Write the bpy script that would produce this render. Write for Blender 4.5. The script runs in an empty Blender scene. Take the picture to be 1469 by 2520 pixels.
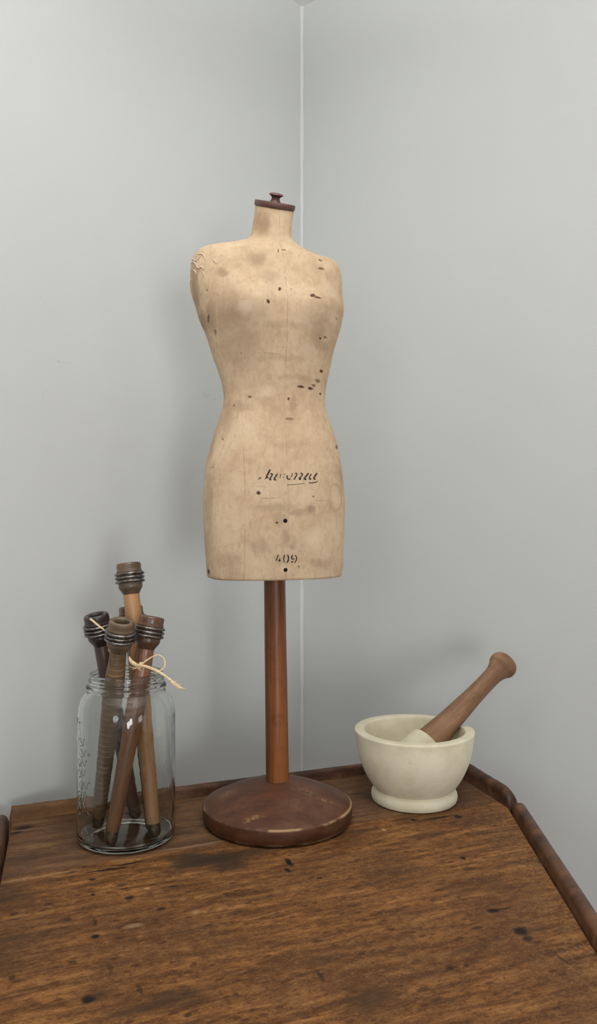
import bpy, bmesh, math, random
from mathutils import Vector, Matrix, Quaternion
from mathutils.bvhtree import BVHTree

random.seed(7)
S = bpy.context.scene
COL = S.collection

# ------------------------------------------------------------------ camera, light, exposure
TZ = 0.86            # table top height
CH = 0.40            # camera above the table top
F, CX, CY = 2000.0, 734.5, 1255.0     # focal length and horizon in photo pixels (1469 x 2520)

cam = bpy.data.cameras.new('camera'); cam_o = bpy.data.objects.new('camera', cam); COL.objects.link(cam_o)
cam_o.location = (0, 0, TZ + CH); cam_o.rotation_euler = (math.pi/2, 0, 0)
cam.sensor_fit = 'VERTICAL'; cam.sensor_height = 36.0; cam.lens = 36.0*F/2520
cam.shift_y = (CY-1260)/2520.0*1.0
cam.clip_start = 0.02
S.camera = cam_o

S.view_settings.view_transform = 'Standard'; S.view_settings.look = 'None'
S.view_settings.gamma = 1.0; S.view_settings.exposure = -0.37
S.view_settings.use_curve_mapping = False
S.cycles.max_bounces = 14; S.cycles.transmission_bounces = 12; S.cycles.diffuse_bounces = 5
S.cycles.sample_clamp_indirect = 3.0

W = bpy.data.worlds.new('world'); S.world = W; W.use_nodes = True
W.node_tree.nodes['Background'].inputs[0].default_value = (.75, .85, 1, 1)
W.node_tree.nodes['Background'].inputs[1].default_value = 0.6

# room plan: the two seen walls meet at K; the other two close the room behind the camera
K = Vector((.006, 1.56, 0)); UL = Vector((-.6294, -.7771, 0)); UR = Vector((.7771, -.6294, 0))
RL, RH = 3.7, TZ + CH + .965
K2 = K + UL*RL; K3 = K + UR*RL; K4 = K2 + UR*RL
# unseen windows behind the camera, added to light the room: (wall start, direction along wall, inward normal, distance, width, sill, head, watts, colour)
WINDOWS = [
    (K3, UL, -UR, 2.86, 1.15, .05, 1.70, 108, (1.0, .99, .965)),
    (K3, UL, -UR, .95, .62, .85, 1.95, 8, (1.0, .99, .97)),
    (K2, UR, -UL, 1.75, 1.0, 1.2, 2.1, 18, (.93, .97, 1.0)),
]
for (a, d, n, s, w, z0, z1, watts, colr) in WINDOWS:
    L = bpy.data.lights.new('window_daylight', 'AREA'); L.shape = 'RECTANGLE'; L.size = w-.1; L.size_y = z1-z0-.1
    L.energy = watts; L.color = colr
    lo = bpy.data.objects.new('window_daylight', L); COL.objects.link(lo)
    c = a + d*s - n*.06; lo.location = (c.x, c.y, (z0+z1)/2)
    lo.rotation_euler = n.to_track_quat('-Z', 'Z').to_euler()
PEND = (.06, .36, RH-.32)      # added fill lamp, hung above the view and out of sight
L = bpy.data.lights.new('uplight', 'SPOT'); L.energy = 146; L.shadow_soft_size = .05; L.color = (1, .98, .94)
L.spot_size = math.radians(165); L.spot_blend = .6
lo = bpy.data.objects.new('uplight', L); COL.objects.link(lo); lo.location = PEND; lo.rotation_euler = (math.pi, 0, 0)

# ------------------------------------------------------------------ helpers
def lin(r, g, b):
    f = lambda c: (c/12.92 if c <= .04045 else ((c+.055)/1.055)**2.4)
    return (f(r/255), f(g/255), f(b/255), 1)
def px(x, y, depth):                       # photo pixel at a depth -> world point
    return Vector(((x-CX)*depth/F, depth, TZ+CH-(y-CY)*depth/F))
def px_plane(x, y, h=0.0):                 # photo pixel on the horizontal plane h above the table top
    d = (CH-h)*F/(y-CY); return Vector(((x-CX)*d/F, d, TZ+h))

def link(name, me, mat=None, parent=None, smooth=True):
    if mat and not me.materials: me.materials.append(mat)
    o = bpy.data.objects.new(name, me); COL.objects.link(o)
    if parent: o.parent = parent
    if smooth:
        for p in me.polygons: p.use_smooth = True
    return o
def from_bm(name, bm, mat=None, parent=None, smooth=True):
    me = bpy.data.meshes.new(name); bmesh.ops.recalc_face_normals(bm, faces=bm.faces); bm.to_mesh(me); bm.free()
    return link(name, me, mat, parent, smooth)
def sharp(o, deg=35):
    me = o.data; bm = bmesh.new(); bm.from_mesh(me)
    for e in bm.edges:
        if len(e.link_faces) == 2 and e.calc_face_angle(0) > math.radians(deg): e.smooth = False
    bm.to_mesh(me); bm.free(); return o
def empty(name, loc, label, cat, group=None):
    o = bpy.data.objects.new(name, None); COL.objects.link(o); o.location = loc; o.empty_display_size = .02
    o['label'] = label; o['category'] = cat
    if group: o['group'] = group
    return o
def structure(o): o['kind'] = 'structure'; return o

def lathe(bm, prof, n=64, M=None, closed=False):
    rings = []
    for (r, z) in prof:
        if r < 1e-6: rings.append([bm.verts.new((0, 0, z))])
        else: rings.append([bm.verts.new((r*math.cos(2*math.pi*i/n), r*math.sin(2*math.pi*i/n), z)) for i in range(n)])
    pairs = list(zip(rings, rings[1:])) + ([(rings[-1], rings[0])] if closed else [])
    for a, b in pairs:
        for i in range(n):
            j = (i+1) % n
            if len(a) == 1 and len(b) == 1: continue
            if len(a) == 1: bm.faces.new((a[0], b[i], b[j]))
            elif len(b) == 1: bm.faces.new((a[i], a[j], b[0]))
            else: bm.faces.new((a[i], a[j], b[j], b[i]))
    vs = [v for r in rings for v in r]
    if M is not None: bmesh.ops.transform(bm, matrix=M, verts=vs)
    return vs
def catmull(pts, m=6):
    out = []; n = len(pts)
    for i in range(n-1):
        p0, p1, p2, p3 = pts[max(i-1, 0)], pts[i], pts[i+1], pts[min(i+2, n-1)]
        for k in range(m):
            t = k/m
            out.append(tuple(.5*((2*b)+(-a+c)*t+(2*a-5*b+4*c-d)*t*t+(-a+3*b-3*c+d)*t**3) for a, b, c, d in zip(p0, p1, p2, p3)))
    out.append(tuple(pts[-1])); return out
def interp(tab, x):                         # smooth interpolation of rows (x, v1, v2, ...) by monotone cubic
    xs = [r[0] for r in tab]; n = len(xs)
    if x <= xs[0]: return list(tab[0][1:])
    if x >= xs[-1]: return list(tab[-1][1:])
    i = max(k for k in range(n) if xs[k] <= x); i = min(i, n-2)
    h = xs[i+1]-xs[i]; t = (x-xs[i])/h; out = []
    for c in range(1, len(tab[0])):
        def sl(k):
            if k == 0: return (tab[1][c]-tab[0][c])/(xs[1]-xs[0])
            if k == n-1: return (tab[-1][c]-tab[-2][c])/(xs[-1]-xs[-2])
            a = (tab[k][c]-tab[k-1][c])/(xs[k]-xs[k-1]); b = (tab[k+1][c]-tab[k][c])/(xs[k+1]-xs[k])
            return 0 if a*b <= 0 else 2*a*b/(a+b)
        m0, m1 = sl(i)*h, sl(i+1)*h; y0, y1 = tab[i][c], tab[i+1][c]
        out.append((2*t**3-3*t*t+1)*y0+(t**3-2*t*t+t)*m0+(-2*t**3+3*t*t)*y1+(t**3-t*t)*m1)
    return out
def tube(bm, pts, rad, n=10, flat=1.0):
    pts = [Vector(p) for p in pts]; N = len(pts)
    rad = rad if isinstance(rad, (list, tuple)) else [rad]*N
    T = [(pts[min(i+1, N-1)]-pts[max(i-1, 0)]).normalized() for i in range(N)]
    u = T[0].orthogonal().normalized(); rings = []
    for i in range(N):
        u = (u - T[i]*u.dot(T[i])).normalized(); v = T[i].cross(u)
        rings.append([bm.verts.new(pts[i] + u*(rad[i]*math.cos(2*math.pi*k/n)) + v*(rad[i]*flat*math.sin(2*math.pi*k/n))) for k in range(n)])
    for a, b in zip(rings, rings[1:]):
        for k in range(n): bm.faces.new((a[k], a[(k+1) % n], b[(k+1) % n], b[k]))
    bm.faces.new(rings[0]); bm.faces.new(rings[-1])
def box(bm, lo, hi, M=None, bev=0):
    g = bmesh.ops.create_cube(bm, size=1)['verts']
    for v in g: v.co = Vector([lo[k]+(v.co[k]+.5)*(hi[k]-lo[k]) for k in range(3)])
    if bev:
        es = list({e for v in g for e in v.link_edges})
        r = bmesh.ops.bevel(bm, geom=es, offset=bev, segments=2, affect='EDGES', profile=.5)
        g = list({v for f in r['faces'] for v in f.verts} | {v for v in g if v.is_valid})
    if M is not None: bmesh.ops.transform(bm, matrix=M, verts=g)
def prism(bm, poly, z0, z1):
    a = [bm.verts.new((x, y, z0)) for x, y in poly]; b = [bm.verts.new((x, y, z1)) for x, y in poly]; n = len(poly)
    bm.faces.new(a); bm.faces.new(b)
    for i in range(n): bm.faces.new((a[i], a[(i+1) % n], b[(i+1) % n], b[i]))

# ------------------------------------------------------------------ node helpers
class NT:
    def __init__(s, name):
        s.m = bpy.data.materials.new(name); s.m.use_nodes = True; s.t = s.m.node_tree; s.t.nodes.clear()
        s.out = s.n('ShaderNodeOutputMaterial'); s.b = s.n('ShaderNodeBsdfPrincipled')
        s.l(s.b.outputs[0], s.out.inputs[0]); s.tc = s.n('ShaderNodeTexCoord'); s.obj = s.tc.outputs['Object']
    def n(s, k, **kw):
        x = s.t.nodes.new(k)
        for a, v in kw.items(): setattr(x, a, v)
        return x
    def l(s, a, b): s.t.links.new(a, b)
    def put(s, sock, v):
        if isinstance(v, bpy.types.NodeSocket): s.l(v, sock)
        elif v is not None: sock.default_value = v
    def mp(s, v, loc=(0, 0, 0), rot=(0, 0, 0), sc=(1, 1, 1), kind='POINT'):
        x = s.n('ShaderNodeMapping', vector_type=kind); s.put(x.inputs[0], v)
        if kind == 'POINT' or kind == 'TEXTURE': x.inputs['Location'].default_value = loc
        x.inputs['Rotation'].default_value = rot; x.inputs['Scale'].default_value = sc; return x.outputs[0]
    def noise(s, v, scale, detail=4, rough=.55, dist=0, col=False):
        x = s.n('ShaderNodeTexNoise'); s.put(x.inputs['Vector'], v); x.inputs['Scale'].default_value = scale
        x.inputs['Detail'].default_value = detail; x.inputs['Roughness'].default_value = rough; x.inputs['Distortion'].default_value = dist
        return x.outputs['Color'] if col else x.outputs['Fac']
    def ramp(s, v, stops, interp='LINEAR'):
        x = s.n('ShaderNodeValToRGB'); s.put(x.inputs[0], v); e = x.color_ramp.elements; x.color_ramp.interpolation = interp
        while len(e) < len(stops): e.new(.5)
        for k, (p, c) in enumerate(stops):
            e[k].position = p; e[k].color = c if isinstance(c, tuple) else (c, c, c, 1)
        return x.outputs[0]
    def math(s, op, a, b=None, c=None, clamp=False):
        x = s.n('ShaderNodeMath', operation=op, use_clamp=clamp); s.put(x.inputs[0], a)
        if b is not None: s.put(x.inputs[1], b)
        if c is not None: s.put(x.inputs[2], c)
        return x.outputs[0]
    def vm(s, op, a, b=None):
        x = s.n('ShaderNodeVectorMath', operation=op); s.put(x.inputs[0], a)
        if b is not None: s.put(x.inputs[1], b)
        return x
    def mix(s, f, a, b, mode='MIX'):
        x = s.n('ShaderNodeMix', data_type='RGBA', blend_type=mode); s.put(x.inputs[0], f); s.put(x.inputs[6], a); s.put(x.inputs[7], b)
        return x.outputs[2]
    def rng(s, v, a, b, c=0., d=1.):
        x = s.n('ShaderNodeMapRange', interpolation_type='SMOOTHSTEP'); s.put(x.inputs[0], v)
        for k, q in enumerate((a, b, c, d)): x.inputs[1+k].default_value = q
        return x.outputs[0]
    def warp(s, v, scale, amt, detail=3):
        nz = s.noise(v, scale, detail, col=True); a = s.vm('SUBTRACT', nz, (.5, .5, .5)).outputs[0]
        a2 = s.vm('MULTIPLY', a, (amt, amt, amt)).outputs[0]; return s.vm('ADD', v, a2).outputs[0]
    def sep(s, v):
        x = s.n('ShaderNodeSeparateXYZ'); s.put(x.inputs[0], v); return x.outputs
    def spots(s, v, items, soft=.45):       # items: (centre, radii, strength); a mask of patches
        acc = None
        for (c, r, k) in items:
            d = s.vm('SUBTRACT', v, tuple(c)).outputs[0]
            d = s.vm('DIVIDE', d, tuple(r)).outputs[0]; d = s.vm('LENGTH', d).outputs['Value']
            mk = s.rng(d, 1., soft, 0., k); acc = mk if acc is None else s.math('MAXIMUM', acc, mk)
        return acc
    def bump(s, h, st=.3, dist=.001):
        x = s.n('ShaderNodeBump'); x.inputs['Strength'].default_value = st; x.inputs['Distance'].default_value = dist
        s.put(x.inputs['Height'], h); s.l(x.outputs[0], s.b.inputs['Normal'])
    def fin(s, col=None, rough=None, spec=None, metal=None):
        s.put(s.b.inputs['Base Color'], col); s.put(s.b.inputs['Roughness'], rough)
        s.put(s.b.inputs['Specular IOR Level'], spec); s.put(s.b.inputs['Metallic'], metal); return s.m

def mat_paint(name, col, rough=.75, bump=.06, scale=260):
    t = NT(name); n = t.noise(t.obj, scale, 3); n2 = t.noise(t.obj, 3.0, 3)
    c = t.mix(t.rng(n2, .3, .7), tuple(x*.975 for x in col[:3])+(1,), col)
    t.bump(n, bump, .002); return t.fin(c, rough, .25)
def mat_wall():
    t = NT('wall_paint'); n = t.noise(t.obj, 260, 3); n2 = t.noise(t.obj, 3.0, 3)
    c = t.mix(t.rng(n2, .3, .7), (.575, .593, .592, 1), (.588, .607, .606, 1)); w = t.warp(t.obj, 60, .03, 4)
    def S(x, y, rx, rz, k):                    # scuffs on the left wall, given by photo pixel
        u = (x-CX)/F; s = (K.x-u*K.y)/(u*UL.y-UL.x); d = K.y+UL.y*s
        return (px(x, y, d), (rx*.63, rx*.78, rz), k)
    sc = t.spots(w, [S(505, 970, .022, .0035, 1.), S(530, 984, .018, .003, .8), S(150, 891, .026, .003, .8), S(92, 725, .005, .002, .9), S(105, 968, .006, .004, .5)], .1)
    sc = t.math('MULTIPLY', sc, t.rng(t.noise(t.obj, 300, 3), .45, .6)); c = t.mix(t.math('MULTIPLY', sc, .45), c, (.25, .26, .25, 1))
    t.bump(n, .06, .002); return t.fin(c, .75, .25)
def mat_wood(name, dark, light, scale=30, stretch=(1, 1, .06), rough=.45, spec=.4, ring=0, bump=.12, spec_dark=True):
    t = NT(name); v = t.mp(t.obj, sc=stretch); v = t.warp(v, 6, .05)
    g = t.noise(v, scale, 6, .62); g2 = t.noise(t.obj, 26, 5, .6); fine = t.noise(v, scale*5, 3)
    c = t.mix(t.rng(g, .3, .7), dark, light)
    c = t.mix(t.math('MULTIPLY', t.rng(g2, .52, .72), .55), c, tuple(x*.45 for x in dark[:3])+(1,))
    c = t.mix(t.math('MULTIPLY', t.rng(fine, .58, .7), .45), c, tuple(x*.5 for x in dark[:3])+(1,))
    h = fine
    if ring:
        z = t.sep(t.obj)[2]; w = t.math('SINE', t.math('MULTIPLY', z, ring)); w2 = t.rng(w, .6, 1.)
        w3 = t.math('MULTIPLY', w2, t.rng(t.noise(t.obj, 60, 2), .35, .6))
        c = t.mix(t.math('MULTIPLY', w3, .6), c, tuple(min(1, x*1.7) for x in light[:3])+(1,)); h = t.math('ADD', t.math('MULTIPLY', w2, .8), fine)
    t.bump(h, bump, .0006); return t.fin(c, rough, spec)

M_wall = mat_wall()
M_ceil = mat_paint('ceiling_paint', (.78, .78, .77, 1))
M_caulk = mat_paint('corner_caulk', (.665, .68, .69, 1), .6, .05, 400)
M_frame = mat_paint('window_paint', (.8, .8, .78, 1), .4)
M_floor = mat_wood('floor_boards', (.12, .07, .04, 1), (.22, .13, .08, 1), 12, (1, .1, 1))

# ------------------------------------------------------------------ room
def wall(name, a, d, n, hole=None):           # a slab .1 thick standing behind the line a -> a + d*RL
    bm = bmesh.new(); out = -n*.1
    def piece(s0, s1, z0, z1):
        p = [a+d*s0, a+d*s1, a+d*s1+out, a+d*s0+out]; prism(bm, [(q.x, q.y) for q in p], z0, z1)
    cuts = sorted(hole) if hole else []
    s = -.1 if not hole else 0.
    s = 0.
    for (h0, h1, z0, z1) in cuts:
        piece(s, h0, 0, RH); piece(h0, h1, 0, z0); piece(h0, h1, z1, RH); s = h1
    piece(s, RL, 0, RH)
    return structure(from_bm(name, bm, M_wall, smooth=False))
def holes(start): return [(s-w/2, s+w/2, z0, z1) for (a, d, n, s, w, z0, z1, e, c) in WINDOWS if a is start]
wall('wall_left', K, UL, UR); wall('wall_right', K, UR, UL)
wall('wall_front', K3, UL, -UR, holes(K3)); wall('wall_back', K2, UR, -UL, holes(K2))
poly = [(p.x, p.y) for p in (K, K2, K4, K3)]
bm = bmesh.new(); prism(bm, poly, -.1, 0); structure(from_bm('floor', bm, M_floor, smooth=False))
bm = bmesh.new(); prism(bm, poly, RH, RH+.1); structure(from_bm('ceiling', bm, M_ceil, smooth=False))
# painted filler bead run down the corner
bm = bmesh.new(); ring = []
cw = .0052
prof = [(-.001, -.001), (cw, 0), (cw*.62, cw*.16), (cw*.3, cw*.3), (cw*.16, cw*.62), (0, cw)]
for k in range(61):
    z = TZ*.2 + (RH-TZ*.2)*k/60; w = 1 + .16*math.sin(k*1.7) + .1*math.sin(k*.6+1)
    ring.append([bm.verts.new(K + UL*(u*w) + UR*(v*w) + Vector((0, 0, z))) for u, v in prof])
for a, b in zip(ring, ring[1:]):
    for i in range(len(prof)): bm.faces.new((a[i], a[(i+1) % 6], b[(i+1) % 6], b[i]))
structure(from_bm('trim_1', bm, M_caulk))
# frames of the added, unseen windows
for k, (a, d, n, s, w, z0, z1, e, c) in enumerate(WINDOWS):
    Mx = Matrix.Translation(a + d*s) @ Matrix((( d.x, n.x, 0, 0), (d.y, n.y, 0, 0), (0, 0, 1, 0), (0, 0, 0, 1)))
    bm = bmesh.new(); f = .045
    for lo, hi in (((-w/2, -.05, z0), (-w/2+f, .012, z1)), ((w/2-f, -.05, z0), (w/2, .012, z1)), ((-w/2, -.05, z0), (w/2, .012, z0+f)),
                   ((-w/2, -.05, z1-f), (w/2, .012, z1)), ((-w/2, -.045, (z0+z1)/2-.018), (w/2, 0, (z0+z1)/2+.018)), ((-.012, -.045, z0), (.012, 0, z1))):
        box(bm, lo, hi, Mx)
    box(bm, (-w/2-.04, 0, z0-.03), (w/2+.04, .06, z0), Mx)
    structure(from_bm('window_%d' % (k+1), bm, M_frame, smooth=False))
# added bowl lamp, out of view, for soft fill bounced off the ceiling
M_lamp = mat_paint('lamp_enamel', (.7, .7, .68, 1), .4)
lampo = empty('pendant_lamp', (PEND[0], PEND[1], RH), 'pale enamel uplighting bowl lamp hanging from the ceiling behind the viewer', 'lamp')
bm = bmesh.new(); lathe(bm, [(0, 0), (.05, 0), (.05, -.02), (.004, -.026), (.004, -.41), (0, -.41)], 32); from_bm('cord', bm, M_frame, lampo)
bm = bmesh.new()
lathe(bm, [(0, -.44), (.06, -.435), (.11, -.41), (.13, -.38), (.134, -.38), (.113, -.414), (.062, -.440), (0, -.446)], 40); from_bm('lamp_bowl', bm, M_lamp, lampo)

# ------------------------------------------------------------------ table
A = px_plane(30, 2022); B = px_plane(1085, 1882); Cc = px_plane(1249, 1988); D = px_plane(1469, 2352)
A0 = px_plane(10, 2130)
YN = .40
def ext(p, q, y): k = (y-p.y)/(q.y-p.y); return p + (q-p)*k
E = ext(Cc, D, YN); G = ext(A, A0, YN)
TB = Vector((0, .75, TZ))                       # table origin
outline = [(p.x-TB.x, p.y-TB.y) for p in (A, G, E, Cc, B)]
gd = (B-A); gang = math.atan2(gd.y, gd.x); g = Vector((math.cos(gang), math.sin(gang), 0)); gq = Vector((-g.y, g.x, 0))
def pq(x, y):                                   # photo pixel on the table -> grain coordinates
    w = px_plane(x, y) - TB; return Vector((w.dot(g), w.dot(gq), 0))

def mat_table():
    t = NT('old_table_wood')
    v0 = t.mp(t.obj, rot=(0, 0, -gang)); v = t.warp(v0, 9, .012)
    gr = t.mp(v, sc=(1, 7, 1)); a = t.noise(gr, 11, 8, .70); fine = t.noise(t.mp(v0, sc=(1, 9, 1)), 60, 4, .6); bl = t.noise(v0, 7, 4, .6)
    mott = t.noise(t.mp(v0, sc=(1, 1.5, 1)), 95, 6, .75); grain2 = t.noise(t.mp(v0, sc=(1, 2.2, 1)), 330, 4, .7)
    c = t.ramp(a, [(.32, (.034, .014, .006, 1)), (.44, (.088, .037, .012, 1)), (.54, (.165, .072, .022, 1)), (.66, (.27, .136, .048, 1))])
    c = t.mix(t.math('MULTIPLY', t.rng(bl, .42, .66), .65), c, (.070, .033, .015, 1))
    c = t.mix(t.math('MULTIPLY', t.rng(mott, .49, .62), .70), c, (.055, .020, .008, 1)); c = t.mix(t.math('MULTIPLY', t.rng(grain2, .52, .64), .50), c, (.036, .016, .008, 1))
    c = t.mix(t.math('MULTIPLY', t.rng(mott, .46, .33), .45), c, (.27, .138, .055, 1)); c = t.mix(t.math('MULTIPLY', t.rng(grain2, .46, .34), .30), c, (.30, .17, .08, 1))
    c = t.mix(t.math('MULTIPLY', t.rng(fine, .55, .7), .5), c, (.075, .038, .02, 1))
    # short dark pores that follow the grain
    vo = t.n('ShaderNodeTexVoronoi', feature='F1'); t.put(vo.inputs['Vector'], t.mp(t.warp(v0, 40, .006), sc=(1, 2.0, 1))); vo.inputs['Scale'].default_value = 62
    pick = t.sep(vo.outputs['Color'])[0]
    fl = t.math('MULTIPLY', t.rng(vo.outputs['Distance'], .34, .15), t.rng(pick, .56, .66))
    c = t.mix(t.math('MULTIPLY', fl, .72), c, (.045, .016, .007, 1))
    x, q, z = t.sep(v0)
    # the rear plank is greyer and darker than the front one
    qj = pq(260, 2122).y
    qn = t.math('ADD', q, t.math('MULTIPLY', t.math('SUBTRACT', t.noise(v0, 30, 3), .5), .012))
    rear = t.rng(qn, qj-.004, qj+.004)
    grey = t.mix(.62, c, t.ramp(a, [(.3, (.055, .032, .020, 1)), (.5, (.082, .048, .030, 1)), (.7, (.125, .078, .047, 1))]))
    c = t.mix(t.math('MULTIPLY', rear, .9), c, grey)
    wv = t.warp(v0, 45, .010); Z = .02
    def S(x, y, rx, ry, k=1.): c0 = pq(x, y); return ((c0.x, c0.y, 0), (rx*1.3, ry*1.3, 9), k)
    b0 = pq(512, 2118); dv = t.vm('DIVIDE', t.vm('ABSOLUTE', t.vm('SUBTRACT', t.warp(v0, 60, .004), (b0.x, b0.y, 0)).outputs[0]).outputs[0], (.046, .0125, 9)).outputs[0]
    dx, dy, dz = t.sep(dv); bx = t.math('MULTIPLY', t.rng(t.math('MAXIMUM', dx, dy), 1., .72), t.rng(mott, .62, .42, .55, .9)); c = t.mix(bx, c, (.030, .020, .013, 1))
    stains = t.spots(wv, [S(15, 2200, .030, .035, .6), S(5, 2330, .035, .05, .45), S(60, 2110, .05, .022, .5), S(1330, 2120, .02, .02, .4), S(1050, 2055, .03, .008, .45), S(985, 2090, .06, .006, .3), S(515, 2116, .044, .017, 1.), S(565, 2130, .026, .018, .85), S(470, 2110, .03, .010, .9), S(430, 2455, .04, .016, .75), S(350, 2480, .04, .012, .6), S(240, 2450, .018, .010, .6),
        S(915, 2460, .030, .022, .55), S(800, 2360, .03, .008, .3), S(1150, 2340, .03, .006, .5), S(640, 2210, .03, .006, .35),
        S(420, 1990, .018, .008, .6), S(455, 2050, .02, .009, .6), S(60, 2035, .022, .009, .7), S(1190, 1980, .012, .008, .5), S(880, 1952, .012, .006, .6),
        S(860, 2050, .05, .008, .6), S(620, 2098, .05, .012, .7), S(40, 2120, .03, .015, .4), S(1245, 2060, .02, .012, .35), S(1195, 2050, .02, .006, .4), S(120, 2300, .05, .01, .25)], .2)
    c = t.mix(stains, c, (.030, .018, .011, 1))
    knots = t.spots(wv, [S(58, 2038, .011, .005, .9), S(40, 2050, .008, .004, .8), S(1212, 2241, .0075, .0045), S(1235, 2236, .010, .0018, .8), S(1282, 2292, .009, .0085, .95), S(1300, 2310, .006, .005, .8), S(219, 2461, .006, .007), S(232, 2303, .004, .0035), S(231, 2270, .002, .008, .6),
        S(712, 2122, .004, .012), S(708, 2142, .003, .006), S(1018, 2017, .004, .005), S(1126, 2010, .005, .006), S(1075, 2013, .026, .0032, .9), S(990, 2016, .02, .003, .6),
        S(1141, 2112, .003, .003), S(1155, 2138, .009, .005, .55), S(785, 2162, .0035, .003, .8), S(320, 2210, .005, .004, .8), S(228, 2165, .004, .004, .8), S(300, 2178, .006, .004, .7), S(428, 2182, .005, .003, .7),
        S(398, 2237, .005, .004, .8), S(230, 2203, .003, .003, .9), S(265, 2120+20, .030, .0028, .95), S(318, 2124, .022, .0022, .9), S(178, 2146, .006, .003, .9), S(1172, 2283, .006, .003, .7),
        S(788, 2316, .008, .0015, .7), S(786, 2400, .002, .012, .6), S(1104, 2382, .005, .004, .7), S(1150, 2374, .003, .003, .7), S(180, 2370, .005, .004, .7), S(270, 2385, .003, .008, .5), S(345, 2435, .002, .009, .6),
        S(466, 2497, .004, .004, .8), S(583, 2445, .003, .004, .7), S(680, 2248, .006, .002, .8), S(118, 2227, .004, .003, .7), S(33, 2248, .004, .004, .7), S(170, 2262, .004, .003, .6), S(30, 2405, .004, .004, .6), S(1385, 2360, .002, .01, .6), S(1040, 2405+30, .006, .003, .6), S(1075, 2459, .006, .003, .6)], .35)
    c = t.mix(knots, c, (.012, .008, .007, 1))
    # pale worn fibres along the right-hand edge
    ex = t.math('SUBTRACT', t.sep(t.obj)[0], .0); wear = t.math('MULTIPLY', t.rng(ex, .20, .29), t.rng(t.noise(t.mp(v0, sc=(1, 1.3, 1)), 190, 5, .75), .5, .62))
    c = t.mix(t.math('MULTIPLY', wear, .42), c, (.29, .19, .105, 1))
    chips = t.spots(wv, [S(945, 2042, .003, .004), S(330, 2278, .010, .004, .4), S(360, 2187, .004, .002, .6), S(480, 2245, .006, .005, .4), S(90, 2158, .06, .003, .35), S(470, 2082, .05, .003, .4)], .3)
    c = t.mix(t.math('MULTIPLY', chips, .6), c, (.42, .29, .17, 1))
    h = t.math('SUBTRACT', t.math('ADD', fine, a), t.math('MULTIPLY', knots, 1.6))
    t.bump(h, .28, .0012)
    return t.fin(c, t.math('ADD', .5, t.math('MULTIPLY', a, .25)), .08)
M_table = mat_table()
M_rail = mat_wood('dark_rail_wood', (.026, .011, .006, 1), (.115, .050, .023, 1), 42, (.3, 1, 1), .45, .25)
M_raill = mat_wood('pale_rail_wood', (.095, .044, .017, 1), (.20, .096, .037, 1), 42, (.3, 1, 1), .55, .15)
table = empty('tray_top_table', TB, 'worn brown wooden table with a low raised rail, standing across the room corner', 'table')
table.location = TB
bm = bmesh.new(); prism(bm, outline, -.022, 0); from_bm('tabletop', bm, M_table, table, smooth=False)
def rail(name, p, q, w, h, mat, out, e0=.004, e1=.004, gap=.0012):  # rounded bar along p->q, lying outside the edge (out = outward direction)
    p = p-TB; q = q-TB; d = (q-p); Ln = d.length; d = d.normalized(); up = Vector((0, 0, 1)); n = 40; rings = []
    bm = bmesh.new()
    for k in range(n+1):
        s = Ln*k/n
        f = min(1, math.sqrt(max(0, 1-max(0, 1-s/max(e0, 1e-5))**2)), math.sqrt(max(0, 1-max(0, 1-(Ln-s)/max(e1, 1e-5))**2)))
        f = max(f, .12); hh = h*f; ww = w*(.75+.25*f)
        jig = 1+.008*math.sin(k*1.3)+.012*math.sin(k*.37+2)
        pr = [(-.007-gap, -.034), (-.007-gap, -.0226), (0, -.0226), (0, hh*.55), (ww*.10, hh*.82), (ww*.3, hh*.97), (ww*.5, hh*1.0), (ww*.72, hh*.95), (ww*.92, hh*.78), (ww, hh*.5), (ww, -.034)]
        rings.append([bm.verts.new(p + d*s + out*(x+gap) + up*(z*jig if z > 0 else z)) for x, z in pr])
    for a, b in zip(rings, rings[1:]):
        m = len(pr)
        for i in range(m): bm.faces.new((a[i], a[(i+1) % m], b[(i+1) % m], b[i]))
    bm.faces.new(rings[0]); bm.faces.new(rings[-1])
    return from_bm(name, bm, mat, table)
def perp(p, q): d = (q-p).normalized(); return Vector((-d.y, d.x, 0))
ob = perp(A, B); oc = perp(B, Cc); orr = perp(Cc, E); ol = perp(G, A)
mid = A + (B-A)*.185
r_ = rail('gallery_rail', A-(B-A).normalized()*.003, mid, .013, .0175, M_raill, ob, .002, .0015); r_['label'] = 'paler replaced length of rail at the left back corner'
rail('gallery_rail', mid+ob*.003+g*.0005, B+g*.004, .012, .0150, M_rail, ob, .001, .002)
rail('gallery_rail', B+oc*.001, Cc+(Cc-B).normalized()*.002, .017, .021, M_rail, oc, .003, .035, .0016)
rail('gallery_rail', Cc+(E-Cc).normalized()*.004, E, .0155, .0145, M_rail, orr, .012, .004, .0034)
rail('gallery_rail', G, A+ol*.001, .016, .0160, M_rail, ol, .004, .010, .0026)
# frame and legs under the top
cen = Vector((sum(p[0] for p in outline)/5, sum(p[1] for p in outline)/5))
ins = [tuple(cen + (Vector(p)-cen)*.90) for p in outline]; ins2 = [tuple(cen + (Vector(p)-cen)*.84) for p in outline]
bm = bmesh.new()
for i in range(5):
    j = (i+1) % 5; prism(bm, [ins[i], ins[j], ins2[j], ins2[i]], -.12, -.0225)
from_bm('apron', bm, M_rail, table, smooth=False)
for i in (0, 1, 2, 3):
    c2 = cen + (Vector(outline[i])-cen)*.85
    bm = bmesh.new(); lathe(bm, [(0, -TZ), (.014, -TZ), (.016, -TZ+.02), (.013, -TZ+.04), (.020, -.45), (.023, -.30), (.018, -.22), (.026, -.20), (.026, -.0225), (0, -.0225)], 20, Matrix.Translation((c2.x, c2.y, 0)))
    from_bm('leg', bm, M_rail, table)

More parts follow.
